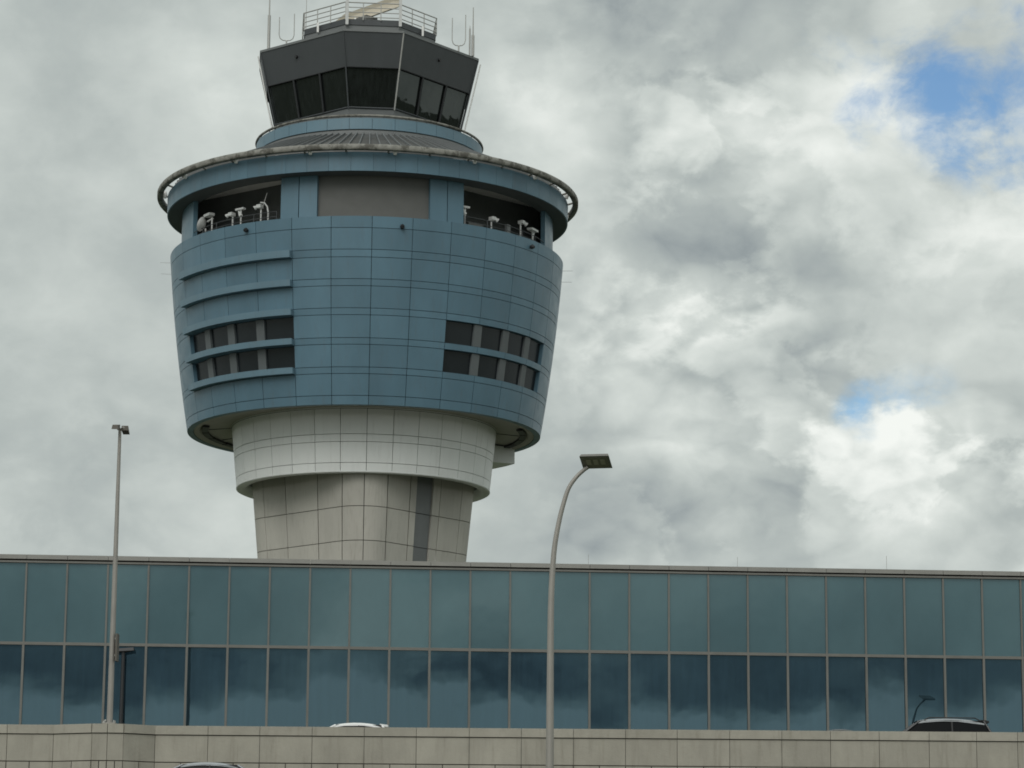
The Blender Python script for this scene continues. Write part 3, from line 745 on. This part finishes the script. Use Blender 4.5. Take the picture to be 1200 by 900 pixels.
# local frame: x along wall, y into the building (local -y faces the camera), z up from PLAT
sA = on_wall(27.4, 757)[0]; sB = on_wall(1197.7, 757)[0]; SP = (sB - sA) / 25
zc1 = on_wall(600, 660)[1] - PLAT; zc0 = on_wall(600, 665)[1] - PLAT; zg1 = on_wall(600, 669)[1] - PLAT
zt1 = on_wall(600, 760.6)[1] - PLAT; zt0 = on_wall(600, 764)[1] - PLAT
zg0 = zt0 - (zg1 - zt1) - 0.6
i0, i1 = -6, 34
X0, X1 = sA + SP * i0, sA + SP * i1
body = MB().box((X0, 0.16, 0), (X1, 19, zc0 - 0.05)).build('building_body', 'joint_dark', bld)
MB().box((X0 + 0.4, 0.6, zc0 - 0.04), (X1 - 0.4, 18.6, zc0 + 0.08)).build('flat_roof', 'roof_gravel', bld)
rnd = random.Random(3)
for i in range(i0, i1):
    xa, xb = sA + SP * i, sA + SP * (i + 1)
    for row, (za, zb, mt) in enumerate(((zt1, zg1, 'spandrel_glass'), (zg0, zt0, 'vision_glass'))):
        xc, zc = (xa + xb) / 2, (za + zb) / 2; hw, hh = SP / 2 - 0.02, (zb - za) / 2 - 0.01
        o = MB().box((-hw, -0.015, -hh), (hw, 0.015, hh)).build('glass_pane', mt, bld, (xc, 0.06, zc))
        o.rotation_euler = (D2(rnd.gauss(0, 0.10)), 0, D2(rnd.gauss(0, 0.10)))
    MB().box((xa + 0.01, -0.16, zc0), (xb - 0.01, 0.45, zc1)).build('coping', 'coping_metal', bld)
for i in range(i0, i1 + 1):
    x = sA + SP * i
    MB().box((x - 0.045, -0.05, zt1), (x + 0.045, 0.15, zg1)).build('mullion', 'mullion', bld)
    MB().box((x - 0.058, -0.075, zg0), (x + 0.058, 0.15, zt0)).build('mullion', 'mullion', bld)
MB().box((X0, -0.075, zt0), (X1, 0.15, zt1)).build('transom', 'mullion', bld)
MB().box((X0, -0.10, zg1), (X1, 0.15, zg1 + (zc0 - zg1) * 0.55)).build('head_rail', 'mullion', bld)
MB().box((X0, -0.08, zg0 - 0.15), (X1, 0.15, zg0)).build('sill_rail', 'mullion', bld)
MB().box((X0, -0.04, 0), (X1, 0.15, zg0 - 0.15)).build('base_wall', 'wall_concrete', bld)
for px, h in ((690, 0.55), (865, 0.55), (1040, 0.75), (510, 0.4)):
    x = on_wall(px, 668)[0]
    MB().tube([(x, 0.2, zc1 - 0.05), (x, 0.2, zc1 + h)], 0.011, 5).build('lightning_rod', 'rail_grey', bld)

# ------------------------------------------------------------------ parapet wall of the upper road
ZP_ = at_y(600, 853.6, YW).z
zc_b = at_y(600, 864.5, YW).z; zp_b = at_y(600, 896.5, YW).z
par_w = empty('parapet_wall', (0, YW, PLAT))
tag(par_w, 'long beige precast concrete parapet wall with coping in front of glass building', 'wall')
jx = [-296, -235, -174, -113, -52, 8.7, 63, 108, 126, 145, 182, 244, 304.7, 366, 427, 488, 550, 611, 672, 733, 793.5, 855, 916, 973, 1030, 1088.5, 1144, 1192, 1253, 1314, 1375, 1436, 1497]
def wy(px): return {108: -0.85, 126: -0.9, 145: -0.85}.get(px, 0.0)
pts = []
for px in jx:
    yy = wy(px); p = at_y(px, 855, YW + yy); pts.append((p.x, yy))
def seg_box(a, b, za, zb, front, back, gap):
    ax, ay = a; bx, by = b; d = Vector((bx - ax, by - ay, 0)); L = d.length; d.normalize(); n = Vector((d.y, -d.x, 0))
    A = Vector((ax, ay, 0)) + d * gap; B = Vector((bx, by, 0)) - d * gap
    lo = [A + n * front, B + n * front, B - n * back, A - n * back]
    return MB().prism([p + Vector((0, 0, za)) for p in lo], [p + Vector((0, 0, zb)) for p in lo])
zt_, zcb, zpb = ZP_ - PLAT, zc_b - PLAT, zp_b - PLAT
wback = MB()
for a, b in zip(pts, pts[1:]):
    wback.prism(*[[(a[0], a[1] + 0.05, z), (b[0], b[1] + 0.05, z), (b[0], b[1] + 0.34, z), (a[0], a[1] + 0.34, z)] for z in (0, zt_ - 0.06)], False, True)
    seg_box(a, b, zcb + 0.018, zt_, 0.05, 0.36, 0.009).build('coping', 'coping_concrete', par_w)
    seg_box(a, b, zpb + 0.02, zcb - 0.018, 0.0, 0.05, 0.010).build('panel', 'wall_concrete', par_w)
    mid = ((a[0] + b[0]) / 2, (a[1] + b[1]) / 2)
    if zpb > 0.3:
        seg_box(a, mid, 0.02, zpb - 0.02, 0.02, 0.03, 0.018).build('panel', 'wall_concrete', par_w)
        seg_box(mid, b, 0.02, zpb - 0.02, 0.02, 0.03, 0.018).build('panel', 'wall_concrete', par_w)
wback.build('wall_core', 'joint_concrete', par_w)
# infill deck behind the bulge that carries the pole
bx0, bx1 = at_y(63, 855, YW).x, at_y(182, 855, YW).x; bm0, bm1 = at_y(108, 855, YW - 0.85).x, at_y(145, 855, YW - 0.85).x
MB().prism(*[[(bx0, 0.4, z), (bm0, -0.5, z), (bm1, -0.5, z), (bx1, 0.4, z)] for z in (0, DECKZ - PLAT + 0.001)]).build('pole_ledge', 'coping_concrete', par_w)

# ------------------------------------------------------------------ lamp posts
def twin_lamp():
    Y = YW - 0.68
    base = at_y(128.4, 848, Y); topp = at_y(142.2, 503, Y)
    zb = ZP_ + 0.001
    e = empty('lamp_post', (base.x, Y, zb)); H = topp.z - zb
    tag(e, 'tall straight twin-headed light pole mounted on the parapet wall', 'lamp post')
    MB().tube([(0, 0, 0), (0, 0, H * 0.5), (0, 0, H)], [0.118, 0.095, 0.062], 12).build('pole', 'pole_metal', e)
    MB().box((-0.24, -0.2, 0), (0.24, 0.2, 0.05)).build('base_plate', 'pole_metal', e)
    for sx in (-1, 1):
        for sy_ in (-1, 1): MB().tube([(sx * 0.18, sy_ * 0.15, 0.03), (sx * 0.18, sy_ * 0.15, 0.14)], 0.025, 6).build('bolt', 'rail_grey', e)
    MB().tube([(-0.25, -0.02, 0.02), (-0.14, 0, 0.15)], 0.05, 6).build('conduit', 'rail_grey', e)
    for s, x_ in ((-1, -0.11), (1, 0.17)):
        h = MB().prism([(x_ - 0.13, s * 0.12, H - 0.02), (x_ + 0.13, s * 0.12, H - 0.02), (x_ + 0.13, s * 0.62, H - 0.10), (x_ - 0.13, s * 0.62, H - 0.10)],
                       [(x_ - 0.13, s * 0.12, H + 0.16), (x_ + 0.13, s * 0.12, H + 0.16), (x_ + 0.10, s * 0.60, H + 0.06), (x_ - 0.10, s * 0.60, H + 0.06)]).build('lamp_head', 'sign_dark', e)
    MB().tube([(-0.11, 0.2, H + 0.04), (0, 0, H - 0.02), (0.17, -0.2, H + 0.04)], 0.045, 6).build('cross_arm', 'pole_metal', e)
    zs_a, zs_b = at_y(137, 775, Y).z - zb, at_y(137, 743, Y).z - zb
    MB().box((0.15, -0.26, zs_a), (0.22, 0.28, zs_b)).build('pole_sign', 'sign_dark', e)
    for z in (zs_a + 0.2, zs_b - 0.2): MB().box((0.05, -0.04, z), (0.18, 0.04, z + 0.06)).build('sign_bracket', 'rail_grey', e)
twin_lamp()
CURVE = [(644.6, 760), (645.6, 700), (647.3, 665), (649.8, 638), (654.7, 611), (659.7, 591), (666, 572), (675, 559), (683.5, 551), (688.5, 547.5)]
YL, ZL = 75.0, 2.95
def curved_lamp(name, loc, label, scale=1.0, group=None):
    Y = YL
    e = empty(name, loc); tag(e, label, 'lamp post', group)
    pts = [Vector((0, 0, 0))]
    for px, py in CURVE:
        p = at_y(px, py, Y); ix = at_y(644.4 + (760 - py) * 0.0006, py, Y)
        t = max(0, (760 - py) / 215); 
        pts.append(Vector((p.x - at_y(644.4, 760, Y).x, -0.0 * t, p.z - ZL)))
    if scale != 1.0:
        k = (pts[1].z) * (1 - scale); pts = [pts[0]] + [Vector((p.x, p.y, p.z - k)) for p in pts[1:]]
    # smooth the line
    fine = []
    for i in range(len(pts) - 1):
        p0, p1, p2, p3 = pts[max(i - 1, 0)], pts[i], pts[i + 1], pts[min(i + 2, len(pts) - 1)]
        for j in range(4):
            t = j / 4
            if i == 0: fine.append(p1 + (p2 - p1) * t)
            else: fine.append(0.5 * ((2 * p1) + (p2 - p0) * t + (2 * p0 - 5 * p1 + 4 * p2 - p3) * t * t + (3 * p1 - p0 - 3 * p2 + p3) * t ** 3))
    fine.append(pts[-1]); n = len(fine)
    hmax = fine[-1].z
    MB().tube(fine, [0.115 - 0.06 * min(1, p.z / hmax) ** 1.5 for p in fine], 12).build('pole', 'pole_metal', e)
    MB().tube([(0, 0, 0), (0, 0, 0.06)], 0.3, 12).build('base_plate', 'pole_metal', e)
    tip = fine[-1]
    hd = link('lamp_head', MB().prism([(-0.46, -0.37, -0.05), (0.46, -0.37, -0.05), (0.46, 0.37, -0.05), (-0.46, 0.37, -0.05)],
                                      [(-0.42, -0.33, 0.07), (0.42, -0.33, 0.07), (0.42, 0.33, 0.07), (-0.42, 0.33, 0.07)]).mesh('lamp_head', 'lamp_metal'), e)
    hd.scale = (0.90, 0.90, 0.75); hd.location = tip + Vector((0.22, -0.20, 0.14)); hd.rotation_euler = (D2(-22), D2(0), D2(-12))
    MB().box((-0.38, -0.29, -0.062), (0.38, 0.29, -0.048)).build('lens', 'lens_dark', hd)
    for xx in (-0.22, 0.0, 0.22):
        MB().box((xx - 0.07, -0.16, -0.072), (xx + 0.07, 0.12, -0.061)).build('led_array', 'led', hd)
    return e
p_ = at_y(644.4, 850, YL)
curved_lamp('lamp_post', (p_.x, YL, ZL), 'tall grey lamp post with curved top and flat head standing before the wall')
curved_lamp('lamp_post', (29.0, 114.2, DECKZ), 'curved lamp post on the upper road mirrored in the glass panes', 0.39)

def reflection_post():  # added post that stands in for a lamp's reflection in the glass
    Y = 137.95; t_ = at_y(148.5, 763, Y)
    e = empty('lamp_post', (at_y(142, 840, Y).x, Y, PLAT)); H = t_.z - PLAT
    tag(e, 'short dark post with flat crosshead standing in for a lamp reflected in the glass panes', 'lamp post')
    MB().tube([(0, 0, 0), (0, 0, H)], [0.14, 0.09], 10).build('pole', 'reflection_dark', e)
    MB().box((-0.3, -0.3, 0), (0.3, 0.3, 0.06)).build('base_plate', 'reflection_dark', e)
    MB().tube([(-0.35, 0, H - 0.02), (0, 0, H - 0.06), (0.4, 0, H + 0.03)], 0.05, 6).build('cross_arm', 'reflection_dark', e)
    MB().prism([(-0.45, -0.2, H - 0.04), (0.55, -0.2, H + 0.02), (0.55, 0.2, H + 0.02), (-0.45, 0.2, H - 0.04)],
               [(-0.42, -0.16, H + 0.10), (0.52, -0.16, H + 0.18), (0.52, 0.16, H + 0.18), (-0.42, 0.16, H + 0.10)]).build('lamp_head', 'reflection_dark', e)
reflection_post()

# ------------------------------------------------------------------ cars
def car(label, x_roof, Y, zroad, paint, roofmat, L, H, kind, roof_len, roof_front):
    """faces -X; x_roof = world x of the front edge of the roof; local x runs to the rear"""
    Wd = 1.84
    e = empty('car', (x_roof - roof_front, Y, zroad)); tag(e, label, 'car')
    belt = H * 0.60; bon = H * 0.56
    hw = Wd / 2
    rf, rb_ = roof_front, roof_front + roof_len
    ws = roof_front - (0.95 if kind != 'suv' else 0.85)      # windscreen base
    rw = rb_ + (0.75 if kind == 'sedan' else 0.38)            # rear window base
    side = [(0.05, 0.28), (0.0, 0.50), (0.08, 0.66), (0.35, bon - 0.06), (ws, bon + 0.06), (rw, belt + 0.05), (L - 0.15, belt + (0.02 if kind == 'sedan' else 0.0)), (L - 0.02, belt - 0.18), (L, 0.5), (L - 0.06, 0.28)]
    b = MB(); inset = [0.10, 0.05, 0.05, 0.06, 0.06, 0.06, 0.08, 0.05, 0.05, 0.10]
    lay = []
    for yy, sc_ in ((-hw, 1), (-hw + 0.12, 0), (hw - 0.12, 0), (hw, 1)):
        lay.append([(x + (0.10 * sc_ if x < 0.3 else (-0.10 * sc_ if x > L - 0.3 else 0)), yy, z - 0.05 * sc_ if z > 0.4 else z) for x, z in side])
    for a_, b_ in zip(lay, lay[1:]): b.prism(a_, b_, False, False)
    b.add(lay[0], [tuple(range(len(side)))]); b.add(lay[-1], [tuple(range(len(side)))[::-1]])
    b.build('body', paint, e)
    # greenhouse
    tz = H - 0.09
    g = MB()
    bot = [(ws, -hw + 0.14), (ws, hw - 0.14), (rw, hw - 0.14), (rw, -hw + 0.14)]
    tp = [(rf, -hw + 0.32), (rf, hw - 0.32), (rb_, hw - 0.32), (rb_, -hw + 0.32)]
    g.prism([(x, y, belt - 0.06) for x, y in bot], [(x, y, tz) for x, y in tp])
    g.build('glasshouse', 'car_glass', e)
    # roof skin: arched
    r_ = MB(); n = 10; prof2 = []
    for i in range(n + 1):
        t = i / n; x = rf - 0.10 + (roof_len + 0.16) * t; prof2.append((x, tz - 0.05 + 0.13 * (1 - (2 * t - 0.9) ** 2 / 1.21)))
    rows_ = []
    for yy, dz in ((-hw + 0.27, -0.07), (-hw + 0.36, -0.005), (-0.3, 0.02), (0.3, 0.02), (hw - 0.36, -0.005), (hw - 0.27, -0.07)):
        rows_.append([(x, yy, z + dz) for x, z in prof2])
    k_ = n + 1; vv = [p for rr_ in rows_ for p in rr_]
    r_.add(vv, [(a_ * k_ + i, a_ * k_ + i + 1, (a_ + 1) * k_ + i + 1, (a_ + 1) * k_ + i) for a_ in range(5) for i in range(n)], True)
    bl = [(x, y, z - 0.04) for x, y, z in rows_[0]] + [(x, y, z - 0.04) for x, y, z in rows_[-1]][::-1]
    r_.prism(bl, rows_[0] + rows_[-1][::-1])
    r_.build('roof', roofmat, e)
    for s in (-1, 1):
        yb, yt = s * (hw - 0.135), s * (hw - 0.315)
        for xb, xt in ((ws, rf - 0.04), (rw, rb_ + 0.04)):
            MB().tube([(xb, yb, belt - 0.03), (xt, yt, tz - 0.02)], 0.05, 6).build('pillar', paint, e)
        xm = (rf + rb_) / 2
        MB().tube([(xm, yb, belt - 0.03), (xm, yt, tz - 0.02)], 0.045, 6).build('pillar', 'black_plastic', e)
        if kind == 'suv':
            MB().tube([(rf + 0.15, s * (hw - 0.34), tz + 0.03), (rf + 0.35, s * (hw - 0.34), tz + 0.12), (rb_ - 0.3, s * (hw - 0.34), tz + 0.11), (rb_ - 0.1, s * (hw - 0.34), tz)], 0.025, 6).build('roof_rail', 'black_plastic', e)
        for xw in (0.85, L - 0.95):
            wl = MB().tube([(xw, s * (hw - 0.22), 0.33), (xw, s * (hw + 0.005), 0.33)], 0.33, 18).build('wheel', 'tyre', e)
            MB().tube([(xw, s * (hw - 0.05), 0.33), (xw, s * (hw + 0.015), 0.33)], 0.21, 14).build('rim', 'rim', wl)
        MB().box((-0.02 + 0.06, s * 0.62 - 0.17, 0.60), (0.20, s * 0.62 + 0.17, 0.70)).build('headlight', 'lamp_clear', e)
        MB().box((L - 0.14, s * 0.66 - 0.15, belt - 0.22), (L - 0.01, s * 0.66 + 0.15, belt - 0.08)).build('tail_light', 'lamp_red', e)
        MB().box((ws + 0.22, s * (hw - 0.02) - 0.09, belt), (ws + 0.36, s * (hw - 0.02) + 0.09, belt + 0.14)).build('mirror', paint, e)
    if kind in ('hatch', 'suv'):
        MB().prism([(rb_ - 0.05, -0.52, tz - 0.02), (rb_ + 0.27, -0.48, tz - 0.07), (rb_ + 0.27, 0.48, tz - 0.07), (rb_ - 0.05, 0.52, tz - 0.02)],
                   [(rb_ - 0.05, -0.52, tz + 0.05), (rb_ + 0.27, -0.48, tz + 0.01), (rb_ + 0.27, 0.48, tz + 0.01), (rb_ - 0.05, 0.52, tz + 0.05)]).build('spoiler', roofmat if kind == 'hatch' else 'black_plastic', e)
    return e
YC = 109.0
def car_at(label, px, pytop, Y, zroad, **kw):
    p = at_y(px, pytop, Y - 0.4); H = p.z - zroad
    return car(label, p.x, Y, zroad, H=H, **kw)
car_at('dark estate car with sky sheen painted silver on its roof and black roof rails behind the parapet wall', 1078, 842.0, YC, DECKZ, paint='car_black', roofmat='car_silver', L=4.75, kind='suv', roof_len=2.45, roof_front=1.75)  # silver roof colour stands in for sky reflected on dark paint
car_at('white car with rear spoiler showing only its roof above the parapet wall', 395, 846.8, YC, DECKZ, paint='car_white', roofmat='car_white', L=4.3, kind='hatch', roof_len=1.75, roof_front=1.85)
car_at('black car almost wholly hidden behind the parapet wall', 970, 854.5, YC, DECKZ, paint='car_black', roofmat='car_black', L=4.4, kind='sedan', roof_len=1.2, roof_front=1.9)
car_at('silver grey car on the lower road in front of the parapet wall', 216, 893.0, 99.0, LOWZ, paint='car_grey', roofmat='car_silver', L=4.6, kind='sedan', roof_len=1.9, roof_front=1.8)
